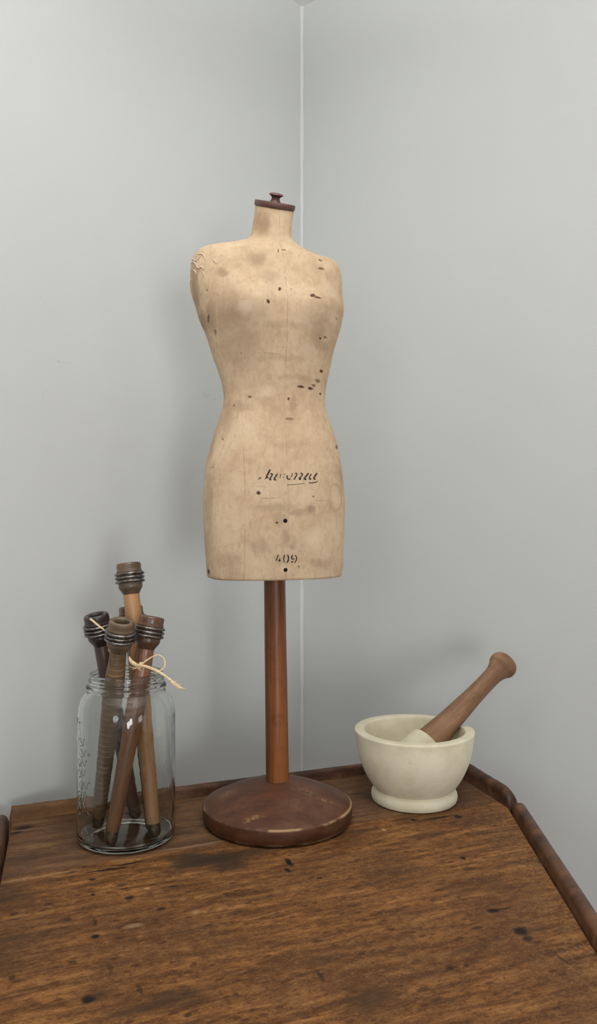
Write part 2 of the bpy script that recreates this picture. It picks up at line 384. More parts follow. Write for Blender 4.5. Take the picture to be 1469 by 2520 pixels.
# ------------------------------------------------------------------ dress form
FB = px_plane(683, 2015); FD = FB.y
FORM = Vector((FB.x, FB.y, TZ+.0004))
form = empty('dress_form', FORM, 'small antique linen dressmaker bust on a turned wooden pole and round base', 'mannequin')
PSI = math.radians(17); LX = Vector((math.cos(PSI), math.sin(PSI), 0)); FR = Vector((math.sin(PSI), -math.cos(PSI), 0))
LEFT = [(518,1423),(510,1419),(508.5,1410),(507,1388),(503,1331),(500.5,1284),(499.5,1237),(503,1181),(508.5,1134),(520,1093),(536,1037),(549,999),(551,978),(548.5,958),(540,923),(524.6,880),(506,820),(491,785),(481,751),(473,725),(468.5,704),(467.5,685),(468,663),(470,645),(474,630),(481,619),(490,612.5),(505,608.5),(530,605),(560,600.5),(585,596),(603,590.5),(612,584),(617,573),(621,555),(625,530),(627,508)]
RIGHT = [(836,1411),(842,1405),(844,1390),(845.5,1347),(847.5,1300),(848.5,1237),(846,1206),(841,1156),(834,1115),(826.5,1087),(813,1046),(803,1015),(800,993),(800.5,975),(803,955),(809.5,923),(819,877),(828,848),(835,825),(842,797),(846,775),(845.5,760),(842.5,742),(842,720),(841,695),(838,675),(833,660),(826,651),(812,645.5),(797,641),(775,631),(755,621),(738,610),(726,602),(720,594),(718,580),(717.5,565),(720,540),(722,517)]
def toh(tab, sgn):
    out = []
    for (x, y) in tab:
        a = abs(x-676)*FD/F*.95; d = FD + sgn*a*math.sin(PSI)
        out.append((CH+(CY-y)*d/F, (x-CX)/F))
    out.sort(); return out
HL, HR = toh(LEFT, -1), toh(RIGHT, 1)
NB = .742      # height of the neck base: above it rings tilt forward
KEY = [  # h, front depth, back depth, exponent
 (.312, .055, .060, 2.5), (.33, .058, .064, 2.5), (.37, .063, .071, 2.4), (.41, .064, .073, 2.3), (.45, .061, .066, 2.25), (.49, .054, .054, 2.2), (.54, .045, .045, 2.1),
 (.58, .051, .050, 2.15), (.62, .058, .056, 2.25), (.655, .059, .060, 2.4), (.69, .053, .060, 2.6), (.71, .046, .056, 2.7), (.722, .041, .050, 2.7), (.732, .036, .043, 2.3), (.738, .031, .036, 2.1), (.746, .027, .030, 2.0), (.76, .0255, .0275, 2.0), (.80, .025, .026, 2.0)]
def section(h, n=128):
    df, db, ex = interp(KEY, h)
    uL, uR = interp(HL, h)[0], interp(HR, h)[0]
    a0 = (uR-uL)*FD/2/math.cos(PSI)*.97
    lean = 0
    pts = []
    for k in range(n):
        th = 2*math.pi*k/n; cx, sy = math.cos(th), math.sin(th)
        x = a0*math.copysign(abs(cx)**(2/ex), cx); dep = df if sy > 0 else db
        y = dep*math.copysign(abs(sy)**(2/ex), sy)
        if sy > 0:
            for sg in (-1, 1):
                dz = h-.652; sz = .030 if dz < 0 else .026
                y += .0155*math.exp(-((x-sg*.041)/.027)**2 - (dz/sz)**2)*min(1, sy*2.2)
        pts.append((x, y))
    W3 = [LX*x + FR*y for x, y in pts]
    # keep the outline of the photograph: fit the lateral extent
    for it in range(3):
        us = [(FORM.x+w.x)/(FD+w.y) for w in W3]; m = (uR-uL)/(max(us)-min(us))
        for w in W3: w.x *= m
        us = [(FORM.x+w.x)/(FD+w.y) for w in W3]; sh = (uL-min(us))*FD
        for w in W3: w.x += sh
    return W3
hs = []
h = .314
while h < .7545: hs.append(h); h += (.0042 if h < .60 else .003 if h < .715 else .0011)
bm = bmesh.new(); rings = []; n = 128
sec0 = section(.3195)
c0 = sum(sec0, Vector())/n
for (f, hh) in ((.90, .3130), (.955, .3130), (.980, .3138), (.993, .3158)):
    rings.append([bm.verts.new(c0 + (w-c0)*f + Vector((0, 0, hh))) for w in sec0])
for h in hs:
    if h < .3175: continue
    rings.append([bm.verts.new(w + Vector((0, 0, h))) for w in section(h)])
# neck: rings turn forward up to the cap
TILT = math.radians(23); base = section(.754); bc = sum(base, Vector())/n
top_h = .7900; tilt_ax = LX
capM = None
for k in range(1, 19):
    s = k/18; ang = TILT*s*s*(3-2*s)
    h = .7545 + (top_h-.7545)*s
    uL, uR = interp(HL, h)[0], interp(HR, h)[0]
    sec = section(h); c = sum(sec, Vector())/n
    c = c + FR*(.002*s)
    R = Matrix.Rotation(-ang, 3, LX) if False else Matrix.Rotation(ang, 3, Vector((math.cos(PSI+.1), math.sin(PSI+.1), 0)))
    rr = []
    for w in sec:
        q = R @ (w - sum(sec, Vector())/n); rr.append(bm.verts.new(c + q + Vector((0, 0, h))))
    rings.append(rr); capc = c + Vector((0, 0, h)); capR = R; capsec = [w - sum(sec, Vector())/n for w in sec]
for a, b in zip(rings, rings[1:]):
    for i in range(n): bm.faces.new((a[i], a[(i+1) % n], b[(i+1) % n], b[i]))
bm.faces.new(rings[0]); bm.faces.new(rings[-1])
me = bpy.data.meshes.new('torso'); bmesh.ops.recalc_face_normals(bm, faces=bm.faces); bm.to_mesh(me)
bvh = BVHTree.FromBMesh(bm); bm.free()
CAM = Vector((0, 0, TZ+CH)) - FORM
def on_form(x, y, off=0.0):                 # where the sight line through a photo pixel meets the linen (form coordinates)
    d = (px(x, y, 1.0) - Vector((0, 0, TZ+CH))).normalized(); hit, nor, _, _ = bvh.ray_cast(CAM, d)
    if hit is None: return None
    return hit + nor*off if nor.dot(d) < 0 else hit - nor*off

def mat_linen():
    t = NT('aged_linen'); P = F/FD
    yaw = (0, 0, -PSI); v = t.mp(t.obj, rot=yaw)
    a = t.noise(v, 16, 6, .65); b = t.noise(v, 42, 5, .65); c_ = t.noise(t.mp(v, sc=(1, 1, .3)), 120, 4, .6); d_ = t.noise(t.mp(v, sc=(.5, .5, 1)), 170, 4, .6)
    c = t.ramp(a, [(.3, (.375, .260, .165, 1)), (.47, (.52, .38, .25, 1)), (.65, (.61, .468, .32, 1))])
    c = t.mix(t.math('MULTIPLY', t.rng(b, .50, .75), .45), c, (.40, .275, .18, 1))
    c = t.mix(t.math('MULTIPLY', t.rng(c_, .5, .72), .28), c, (.40, .285, .19, 1))
    c = t.mix(t.math('MULTIPLY', t.rng(d_, .5, .72), .13), c, (.66, .52, .38, 1))
    e_ = t.noise(t.mp(v, sc=(1, 1, .55)), 190, 5, .7); c = t.mix(t.math('MULTIPLY', t.rng(e_, .48, .68), .38), c, (.33, .225, .145, 1)); c = t.mix(t.math('MULTIPLY', t.rng(e_, .46, .32), .25), c, (.68, .54, .39, 1))
    wv = t.warp(t.obj, 70, .012); wf = t.warp(t.obj, 260, .0035)
    def S(x, y, rx, ry, k=1.):
        p = on_form(x, y)
        while p is None: x += 3 if x < 680 else -3; p = on_form(x, y)
        return (p, (rx/P*1.08, .03, ry/P), k)
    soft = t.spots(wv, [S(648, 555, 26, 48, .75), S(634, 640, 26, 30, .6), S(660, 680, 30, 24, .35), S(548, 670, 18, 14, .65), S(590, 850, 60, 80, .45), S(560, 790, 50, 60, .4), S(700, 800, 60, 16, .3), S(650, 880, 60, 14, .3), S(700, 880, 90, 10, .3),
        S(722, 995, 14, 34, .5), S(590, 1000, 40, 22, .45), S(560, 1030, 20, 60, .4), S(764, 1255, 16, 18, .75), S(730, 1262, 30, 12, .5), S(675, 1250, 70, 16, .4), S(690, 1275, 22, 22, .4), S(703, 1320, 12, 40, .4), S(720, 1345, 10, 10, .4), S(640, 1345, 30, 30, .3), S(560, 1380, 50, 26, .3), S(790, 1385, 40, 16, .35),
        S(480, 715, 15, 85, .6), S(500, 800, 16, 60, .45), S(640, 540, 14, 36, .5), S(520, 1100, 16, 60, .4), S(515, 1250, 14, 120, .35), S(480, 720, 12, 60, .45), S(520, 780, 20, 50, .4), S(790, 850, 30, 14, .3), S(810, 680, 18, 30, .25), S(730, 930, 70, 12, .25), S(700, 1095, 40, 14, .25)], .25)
    c = t.mix(t.math('MULTIPLY', soft, .95), c, (.20, .130, .082, 1))  # stains, with painted shade on the left flank and below the left bust
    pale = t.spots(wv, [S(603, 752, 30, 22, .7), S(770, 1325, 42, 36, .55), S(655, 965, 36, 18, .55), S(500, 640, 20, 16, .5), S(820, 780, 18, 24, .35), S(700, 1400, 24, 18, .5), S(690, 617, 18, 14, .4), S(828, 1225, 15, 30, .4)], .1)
    c = t.mix(t.math('MULTIPLY', pale, .75), c, (.77, .62, .45, 1))  # pale patches; the one on the left bust is a painted highlight
    dark = t.spots(wf, [S(660, 742, 5, 6.5), S(688, 711, 5, 6), S(717, 711, 3, 4, .5), S(769, 727, 8, 6), S(782, 732, 11, 4), S(790, 661, 9, 4.5, .9), S(788, 640, 7, 3.5, .85), S(791, 914, 5, 6), S(740, 952, 11, 3.8), S(764, 956, 9, 4), S(772, 949, 6, 4, .8), S(782, 938, 7, 6, .75), S(788, 969, 3, 4),
        S(615, 977, 5, 4, .9), S(710, 982, 4, 6, .95), S(712, 1031, 13, 4, .6), S(636, 1213, 5.5, 7), S(681, 1287, 3, 3), S(788, 833, 3.4, 3.6), S(800, 831, 5, 4, .75), S(698, 615, 8, 3.2, .85), S(684.5, 616, 2, 9, .85), S(513, 785, 4, 12, .7), S(530, 818, 3.5, 9, .6), S(509, 714, 3, 4, .7), S(513.5, 1407, 5, 8), S(829, 1100, 4, 9, .75), S(576, 998, 3.6, 4.4, .7), S(548, 1080, 3, 5, .7), S(771, 1222, 3, 3, .7), S(735, 1395, 4, 4, .6), S(593, 869, 2.4, 2.4, .7), S(721, 470+50, 3, 4, .6), S(828, 785, 4, 5, .4), S(523, 1150, 3, 3, .5)], .45)
    c = t.mix(dark, c, (.058, .032, .018, 1))
    # tide mark of a dried drop
    p = on_form(826, 1224); dd = t.vm('LENGTH', t.vm('DIVIDE', t.vm('SUBTRACT', wf, tuple(p)).outputs[0], (17/P, .03, 34/P)).outputs[0]).outputs['Value']
    rg = t.math('MULTIPLY', t.rng(dd, .82, .95), t.rng(dd, 1.1, .99)); c = t.mix(t.math('MULTIPLY', rg, .5), c, (.33, .22, .14, 1))
    # creases
    cr = t.spots(wf, [S(665, 1227, 32, 2.2, .8), S(790, 1233, 34, 2, .55), S(640, 1198, 30, 2, .4), S(600, 736, 14, 2, .7), S(703, 1387, 1.6, 7, .6), S(660, 870, 60, 2.5, .4), S(700, 855, 50, 2, .3)], .1)
    c = t.mix(t.math('MULTIPLY', cr, .7), c, (.24, .155, .10, 1))
    # seams: centre front and the two side-front seams
    x, y, z = t.sep(t.warp(v, 14, .004)); seam = None
    for x0, k, zt in ((-.004, .45, 9.), (-.056, .45, .55)):
        sm = t.math('MULTIPLY', t.rng(t.math('ABSOLUTE', t.math('SUBTRACT', x, x0)), .0011, .0002), t.rng(z, zt, zt-.03, 0., k)); seam = sm if seam is None else t.math('MAXIMUM', seam, sm)
    seam = t.math('MULTIPLY', seam, t.rng(t.noise(v, 30, 3), .35, .6)); c = t.mix(seam, c, (.25, .17, .11, 1))
    weave = t.math('ADD', t.noise(t.mp(v, sc=(1, 1, .12)), 900, 2), t.noise(t.mp(v, sc=(.12, .12, 1)), 900, 2))
    hgt = t.math('SUBTRACT', t.math('ADD', t.math('MULTIPLY', weave, .5), b), t.math('ADD', t.math('MULTIPLY', dark, 2.5), t.math('ADD', cr, seam)))
    t.bump(hgt, .32, .0009)
    return t.fin(c, .92, .12)
M_linen = mat_linen()
torso = link('torso', me, M_linen, form)
M_redwood = mat_wood('red_brown_wood', (.035, .013, .010, 1), (.085, .032, .023, 1), 40, (.2, 1, 1), .45, .4)
M_pole = mat_wood('pole_wood', (.075, .023, .006, 1), (.205, .070, .020, 1), 60, (1, 1, .05), .38, .28)
M_basew = mat_wood('base_wood', (.070, .026, .013, 1), (.135, .055, .027, 1), 34, (.22, 1, 1), .45, .28)
def mat_base():
    t = NT('worn_base_wood'); v = t.warp(t.obj, 30, .01)
    g = t.noise(t.mp(t.obj, sc=(.3, 1, 1), rot=(0, 0, .5)), 60, 6, .65); m = t.noise(t.obj, 22, 5, .65); f = t.noise(t.obj, 240, 4, .6)
    c = t.mix(t.rng(g, .3, .7), (.042, .015, .007, 1), (.082, .031, .014, 1)); c = t.mix(t.math('MULTIPLY', t.rng(m, .48, .7), .6), c, (.105, .052, .028, 1))
    c = t.mix(t.math('MULTIPLY', t.rng(f, .55, .7), .5), c, (.05, .02, .011, 1))
    x, y, z = t.sep(t.obj); r = t.vm('LENGTH', t.vm('MULTIPLY', t.obj, (1, 1, 0)).outputs[0]).outputs['Value']
    ed = t.math('MULTIPLY', t.rng(r, .0928, .0950), t.rng(z, .0190, .0215)); ed2 = t.math('MULTIPLY', t.rng(z, .006, .001), .8)
    ed = t.math('MAXIMUM', ed, ed2)
    ed = t.math('MULTIPLY', ed, t.rng(t.noise(t.obj, 34, 4, .6), .44, .6)); c = t.mix(t.math('MULTIPLY', ed, .8), c, (.36, .23, .12, 1))
    def S(x, y, rx, ry, h, k=1.): p = px_plane(x, y, h)-FORM; return ((p.x, p.y, h), (rx, ry, .012), k)
    pale = t.spots(v, [S(628, 2024, .022, .007, .024, .9), S(800, 1975, .03, .006, .032, .7), S(770, 1945, .035, .015, .045, .4), S(560, 1955, .02, .02, .035, .4)], .1)
    pale = t.math('MULTIPLY', pale, t.rng(f, .4, .6)); c = t.mix(t.math('MULTIPLY', pale, .8), c, (.34, .21, .10, 1))
    dk = t.spots(v, [S(732, 2058, .012, .01, .012, .9), S(700, 1990, .02, .02, .035, .35), S(822, 1980, .008, .008, .03, .6)], .2); c = t.mix(t.math('MULTIPLY', dk, .8), c, (.035, .022, .013, 1))
    t.bump(f, .15, .0008); return t.fin(c, t.math('ADD', .38, t.math('MULTIPLY', m, .2)), .22)
M_basew = mat_base()
M_ink = NT('black_ink'); nz = M_ink.noise(M_ink.obj, 420, 3); M_ink = M_ink.fin(M_ink.mix(M_ink.rng(nz, .45, .7), (.018, .015, .014, 1), (.11, .08, .06, 1)), .8, .1)
M_ink2 = NT('faded_ink'); nz = M_ink2.noise(M_ink2.obj, 420, 3); M_ink2 = M_ink2.fin(M_ink2.mix(M_ink2.rng(nz, .4, .65), (.09, .07, .055, 1), (.30, .22, .155, 1)), .9, .1)
M_black = NT('black_hole').fin((.008, .007, .006, 1), .8, .1)
# neck cap with its turned knob
Mcap = Matrix.Translation(capc) @ capR.to_4x4()
bm = bmesh.new(); rr = []
for (f, z) in ((.96, 0.0), (1.045, .0004), (1.06, .0015), (1.06, .0058), (1.035, .0070), (.6, .0073)):
    rr.append([bm.verts.new(Mcap @ (w*f + Vector((0, 0, z)))) for w in capsec])
for a, b in zip(rr, rr[1:]):
    for i in range(n): bm.faces.new((a[i], a[(i+1) % n], b[(i+1) % n], b[i]))
bm.faces.new(rr[0]); bm.faces.new(rr[-1])
cap = sharp(from_bm('neck_cap', bm, M_redwood, form), 40)
bm = bmesh.new()
kp = catmull([(.0072, .0071), (.0068, .0080), (.0056, .0100), (.0053, .0118), (.0060, .0136), (.0080, .0150), (.0094, .0158), (.0094, .0165), (.0080, .0175), (.0045, .0184), (0, .0187)], 4)
lathe(bm, [(0, .0071)] + kp, 40, Mcap); from_bm('knob', bm, M_redwood, cap)
# pole and base
base_c = px_plane(683, 2015) - FORM; ptop = Vector((-.0040, 0, .322)); 
bm = bmesh.new(); P0 = Vector((0, 0, .040)); ax = (ptop-P0)
rs = [(0, .0152), (.06, .0150), (.5, .0144), (1, .0137)]
pts = [P0 + ax*(k/24) for k in range(25)]; tube(bm, pts, [interp(rs, k/24)[0] for k in range(25)], 40)
sharp(from_bm('pole', bm, M_pole, form), 50)
bm = bmesh.new()
bp = [(0, 0), (.090, 0), (.0935, .0015), (.0955, .004), (.0962, .012), (.0964, .0198), (.0961, .0208), (.0950, .0216), (.088, .0250), (.075, .0312), (.060, .0376), (.045, .0432), (.030, .0476), (.020, .0498), (.0162, .0506), (0, .0506)]
lathe(bm, bp, 96); sharp(from_bm('base', bm, M_basew, form), 50)
# worn pale patches and scuffs on the rim of the base are a part of its finish
def pin(x, y, r):
    p = on_form(x, y, 0.0); q = on_form(x+2, y, 0); s2 = on_form(x, y+2, 0); nn = (q-p).cross(s2-p).normalized()
    if nn.dot(CAM-p) < 0: nn = -nn
    bm = bmesh.new(); Mx = Matrix.Translation(p) @ nn.to_track_quat('Z', 'Y').to_matrix().to_4x4()
    lathe(bm, [(0, -.0015), (r, -.0015), (r, .0002), (r*.9, .0006), (r*.5, .0008), (0, .0009)], 28, Mx)
    o = from_bm('nail_head', bm, M_black, form); o['label'] = 'round black nail head in the linen front'; return o
pin(702, 1281.5, .0026); pin(702.5, 1402.5, .0025)
def strokes(name, items, ox, oy, sc, mat, label):
    bm = bmesh.new()
    for pts, w in items:
        w = w if isinstance(w, (list, tuple)) else (w, w)
        cp = catmull([tuple(p) for p in pts], 8) if len(pts) > 2 else [tuple(pts[0][c]+(pts[1][c]-pts[0][c])*k/8 for c in (0, 1)) for k in range(9)]
        N = len(cp); prev = None
        for i, (x, y) in enumerate(cp):
            x0, y0 = cp[max(i-1, 0)]; x1, y1 = cp[min(i+1, N-1)]; dx, dy = x1-x0, y1-y0; ln = math.hypot(dx, dy) or 1
            s = i/(N-1); ww = (w[0]+(w[1]-w[0])*s)/2*(.62+.38*min(1, min(i, N-1-i)/2.0))
            row = []
            for f in (-1, -.5, 0, .5, 1):
                p = on_form(ox+(x-dy/ln*ww*f)/sc, oy+(y+dx/ln*ww*f)/sc, .00022); row.append(bm.verts.new(p))
            if prev:
                for j in range(4): bm.faces.new((prev[j], prev[j+1], row[j+1], row[j]))
            prev = row
    o = from_bm(name, bm, mat, form); o['label'] = label; return o
strokes('lettering', [([(345,90),(303,170),(268,240)], (34,44)), ([(262,225),(300,275)], (44,24)), ([(275,255),(225,297)], (36,12)), ([(98,305),(115,275),(155,262)], (18,26)),
    ([(345,178),(388,190),(352,265),(332,292),(368,312)], (26,32)), ([(497,190),(445,262),(430,298),(466,316)], (28,32)), ([(515,168),(452,212)], (8,14)),
    ([(706,215),(704,265),(728,296),(778,292)], (30,24)), ([(798,168),(818,195),(778,252)], (16,20)),
    ([(872,168),(914,186),(884,250),(845,308)], (22,32)), ([(985,168),(1030,190),(988,255),(962,285),(998,302)], (24,36)),
    ([(1158,168),(1100,240),(1070,285),(1115,302)], (34,30)), ([(1225,180),(1185,240),(1180,280),(1212,300)], (20,36)), ([(1342,165),(1292,235),(1272,282),(1308,302)], (34,32)),
    ([(1168,376),(1260,370),(1325,358),(1352,330)], (24,12))], 625, 1145, 8.641, M_ink, 'black italic stencilled script across the hips')
strokes('faded_lettering', [([(568,180),(550,275)], (26,22)), ([(636,180),(662,212)], (26,20)), ([(640,238),(606,272)], (16,12)), ([(705,425),(760,412),(900,405),(1080,382)], (20,12))], 625, 1145, 8.641, M_ink2, 'rubbed grey letters and underline of the stencilled script')
strokes('number', [([(362,275),(322,400),(252,552)], (74,40)), ([(430,420),(425,530),(410,612)], (34,40)), ([(352,542),(420,530),(490,542)], (30,36)), ([(405,500),(430,575)], (70,50)),
    ([(652,285),(615,400),(608,520),(640,625)], (58,52)), ([(780,275),(822,390),(815,520),(760,628)], (60,60)),
    ([(1010,280),(966,370),(975,450),(1030,480),(1085,455)], (58,54)), ([(955,598),(1025,600)], (80,80)), ([(1118,285),(1182,390),(1180,500),(1095,648)], (44,44))], 665, 1350, 18.36, M_ink, 'black stencilled number 409 above the hem')
# torn fabric at the left shoulder
M_thread = mat_paint('torn_threads', (.74, .58, .44, 1), .95, .3, 900)
bm = bmesh.new()
for (ln, r0) in (([(470,648),(478,645),(484,652),(489,659),(496,656),(502,662)], .0014), ([(474,633),(480,641),(488,638),(492,628)], .0008), ([(476,664),(481,667),(483,674)], .0010), ([(524,639),(529,643),(532,648)], .0011), ([(488,626),(497,625),(503,630),(507,640)], .0009), ([(497,668),(504,676),(506,688)], .0007), ([(486,640),(487,648),(491,655)], .0008)):
    pts = [on_form(x, y, .0005) for x, y in catmull(ln, 4)]; pts = [p for p in pts if p]
    if len(pts) > 2: tube(bm, pts, [r0*(.45+.55*math.sin(math.pi*min(max(i/(len(pts)-1), .1), .9))) for i in range(len(pts))], 6, .6)
s0 = on_form(472, 648); 
for dx, dz in ((-.0045, .003), (-.004, -.0035), (-.003, .0005), (-.0035, -.012)):
    p = s0 + Vector((0, 0, dz*1.3)); tube(bm, [p + Vector((.003, -.001, 0)), p + Vector((dx*.4, -.001, dz*.3)), p + Vector((dx, -.001, dz))], [.0005, .0004, .0002], 5)
o = from_bm('torn_threads', bm, M_thread, form); o['label'] = 'pale frayed linen threads hanging at the torn shoulder'

# ------------------------------------------------------------------ glass jar
JC = Vector((-.2104, .994, TZ+.0002))
t = NT('jar_glass'); t.b.inputs['Transmission Weight'].default_value = 1; t.b.inputs['IOR'].default_value = 1.47
nz = t.noise(t.obj, 28, 3); t.bump(nz, .12, .004); M_glass = t.fin((.955, .975, .955, 1), 0.0, .5)
jar = empty('glass_jar', JC, 'clear glass preserving jar with a threaded neck holding wooden bobbins', 'jar')
outer = catmull([(.046, .0003), (.052, .0006), (.0565, .003), (.0588, .008), (.0592, .014), (.0592, .06), (.0592, .120), (.0590, .148), (.0580, .158), (.0555, .167), (.0515, .1745), (.0475, .179), (.0457, .1812)], 5)
outer += catmull([(.0462, .1822), (.0478, .1832), (.0483, .1850), (.0478, .1868), (.0452, .1880), (.0446, .1892), (.0450, .1900), (.0460, .1910), (.0453, .1922), (.0444, .1930), (.0450, .1940), (.0456, .1948), (.0450, .1958), (.0443, .1970), (.0444, .2000), (.0438, .2014), (.0428, .2020)], 3)
inner = catmull([(.0416, .2018), (.0408, .2010), (.0406, .198), (.0406, .186), (.0418, .181), (.0455, .1755), (.0500, .1705), (.0535, .163), (.0553, .155), (.0558, .146), (.0558, .1), (.0558, .016), (.0545, .0105), (.051, .0078), (.046, .0068), (.030, .0076), (.012, .0082), (0, .0084)], 4)
prof = [(0, .0030), (.020, .0028), (.038, .0020), (.042, .0006)] + outer + inner
bm = bmesh.new(); lathe(bm, prof, 96); from_bm('jar_body', bm, M_glass, jar)
# moulded ornament standing out of the left side
bm = bmesh.new()
def on_jar(ang, h, r=.0592): return Vector((r*math.cos(ang), r*math.sin(ang), h))
curves = []
for k in range(7):
    z = .128 - .0125*k; a0 = math.radians(226 + 4*math.sin(k*1.9)); w = .10 + .05*((k*37) % 5)/5
    curves.append([on_jar(a0+w*u, z+.004*math.sin(5*u+k)+.002*u) for u in [i/14*2-1 for i in range(15)]])
    curves.append([on_jar(a0-.16+.07*math.cos(v), z-.002+.0045*math.sin(v)) for v in [i/16*2*math.pi for i in range(15)]])
curves.append([on_jar(math.radians(216+7*math.sin(u*3)), .150-.11*u) for u in [i/24 for i in range(25)]])
curves.append([on_jar(math.radians(233)+.05*math.sin(7*u), .05-.028*u) for u in [i/16 for i in range(17)]])
for c in curves: tube(bm, c, .0006, 8)
o = from_bm('embossing', bm, M_glass, jar); o['label'] = 'raised moulded glass scrolls on the left of the jar'

# ------------------------------------------------------------------ bobbins in the jar
M_iron = NT('dark_iron'); nz = M_iron.noise(M_iron.obj, 240, 4); M_iron = M_iron.fin(M_iron.mix(M_iron.rng(nz, .4, .65), (.20, .185, .175, 1), (.07, .05, .04, 1)), .33, .5, .85)
M_tip = NT('tarnished_tip'); nz = M_tip.noise(M_tip.obj, 200, 4); M_tip = M_tip.fin(M_tip.mix(M_tip.rng(nz, .42, .66), (.045, .034, .026, 1), (.12, .09, .055, 1)), .42, .5, .55)
def bobbin(label, p0, p1, shaft_mat, head_mat, r_mid=.0112, r_low=.0078, tip=None, spin=0.):
    p0, p1 = JC+Vector(p0), JC+Vector(p1); ax = p1-p0; Ln = ax.length
    o = empty('wooden_bobbin', p0, label, 'bobbin', 'old weaving bobbins in the jar')
    o.rotation_mode = 'QUATERNION'; o.rotation_quaternion = Vector((0, 0, 1)).rotation_difference(ax.normalized()) @ Quaternion((0, 0, 1), spin)
    hb = Ln-.0385
    bm = bmesh.new()
    lathe(bm, [(0, .016)] + catmull([(r_low*.95, .016), (r_low, .020), (r_low*1.06, .05), (r_low*.55+r_mid*.45, .10), (r_mid*.97, .155), (r_mid, .185), (r_mid*.96, min(.215, hb-.03)), (.0100, hb-.012), (.0096, hb)], 5) + [(0, hb)], 32)
    from_bm('shaft', bm, shaft_mat, o)
    bm = bmesh.new(); e = .0075
    lathe(bm, [(0, 0), (e*.55, 0), (e*.85, .0015), (e, .005), (e*1.04, .0165), (e*.9, .0175), (0, .0175)], 28)
    from_bm('tip', bm, tip or M_tip, o)
    z = Ln-.0385
    bm = bmesh.new()
    lathe(bm, [(0, z-.0005)] + catmull([(.0097, z-.0005), (.0105, z+.001), (.0125, z+.0045), (.0142, z+.0072), (.0148, z+.010), (.0147, z+.0125), (.0150, z+.0135)], 3)
          + [(.0152, z+.0145), (.0152, z+.0265), (.0158, z+.0275), (.0158, z+.0285)] + catmull([(.0150, z+.0300), (.0151, z+.0340), (.0149, z+.0368), (.0138, z+.0384), (.0118, z+.0386), (.0098, z+.0380), (.0088, z+.0360), (.0084, z+.030), (.0080, z+.016)], 3) + [(0, z+.016)], 48)
    hd = from_bm('head', bm, head_mat, o)
    for k in range(3):
        zz = z+.0150+k*.0047; bm = bmesh.new()
        lathe(bm, [(.0160+.0024*math.cos(u), zz+.0019*math.sin(u)+.0005) for u in [2*math.pi*i/12 for i in range(12)]], 44, closed=True)
        from_bm('metal_ring', bm, M_iron, hd)
    return o
def hw(n, d, l, r=.36, **kw): return mat_wood(n, d, l, 34, (1, 1, .18), r, .45, **kw)
S_tan = hw('tan_bobbin_wood', (.24, .115, .046, 1), (.45, .25, .115, 1), .4); H_dk = hw('dark_head_wood', (.045, .029, .019, 1), (.120, .078, .048, 1))
S_blk = hw('blackened_wood', (.040, .022, .018, 1), (.085, .045, .032, 1)); H_blk = hw('black_head_wood', (.018, .012, .013, 1), (.045, .030, .028, 1))
S_olv = hw('ringed_olive_wood', (.085, .048, .021, 1), (.180, .108, .050, 1), .5, ring=900., bump=.5); H_olv = hw('olive_head_wood', (.075, .050, .028, 1), (.165, .112, .062, 1), .5)
S_red = hw('reddish_bobbin_wood', (.125, .052, .026, 1), (.215, .095, .046, 1), .3); H_red = hw('reddish_head_wood', (.060, .030, .018, 1), (.140, .070, .038, 1), .3)
bobbin('tallest bobbin, tan shaft and dark head standing high above the others in the jar', (.0377, -.0196, .0085), (-.0017, .0197, .3335), S_tan, H_dk, .0110, .0082)
bobbin('near-black bobbin leaning out over the left of the jar, twine end across its head', (.0035, .0405, .0085), (-.0375, 0., .272), S_blk, H_blk, .0108, .0078)
bobbin('olive brown ringed bobbin at the front of the jar, hollow top facing forward', (-.0385, .0109, .0085), (.0036, -.0417, .270), S_olv, H_olv, .0118, .0085)
bobbin('glossy reddish bobbin leaning to the right of the jar behind the twine bow', (-.0104, -.0420, .0085), (.0336, -.0115, .2710), S_red, H_red, .0113, .0082)
bobbin('dark bobbin mostly hidden at the back behind the tallest one', (.0309, .0018, .0085), (-.0034, .0411, .277), S_blk, H_red, .0098, .0075)

# ------------------------------------------------------------------ twine bow
M_twine = NT('raffia_twine'); w_ = M_twine.noise(M_twine.obj, 500, 3); M_twine.bump(w_, .5, .0008)
M_twine = M_twine.fin(M_twine.mix(M_twine.rng(w_, .35, .65), (.62, .44, .24, 1), (.84, .70, .47, 1)), .85, .15)
kp = px(346, 1637, .952); tw = empty('twine_bow', kp, 'frayed pale raffia twine tied in a bow around the bobbins above the jar rim', 'twine')
def strand(name, seq, rad, n=8, flat=1.0):
    pts = [px(x, y, d)-kp for x, y, d in seq]; cp = catmull([tuple(p) for p in pts], 7); N = len(cp)
    rr = [interp([(i/(len(rad)-1), r) for i, r in enumerate(rad)], k/(N-1))[0] for k in range(N)]
    bm = bmesh.new(); tube(bm, cp, rr, n, flat); return from_bm(name, bm, M_twine, tw)
strand('tail', [(318,1616,.944),(321,1625,.943),(328,1632,.944),(338,1637,.947),(346,1637,.951)], [.0007,.0019,.0024,.0021,.0014])
strand('tail', [(346,1637,.951),(362,1641,.950),(380,1648,.945),(398,1658,.940),(412,1667,.938),(426,1680,.937),(438,1690,.937),(450,1694,.937)], [.0015,.0017,.0019,.0017,.0013,.0021,.0022,.0006])
strand('loop', [(348,1636,.950),(358,1627,.950),(374,1617,.953),(388,1612,.957),(400,1617,.959),(406,1630,.958),(404,1642,.953),(397,1649,.946),(388,1651,.943)], [.0009,.0009,.0008,.0007,.0009,.0009,.0008,.0008,.0008])
strand('tail', [(222,1523,.968),(232,1531,.966),(244,1541,.965),(255,1549,.965),(266,1562,.968),(271,1585,.975),(270,1598,.974),(274,1608,.975)], [.0014,.0013,.0012,.0011,.0009,.0009,.0020,.0009])
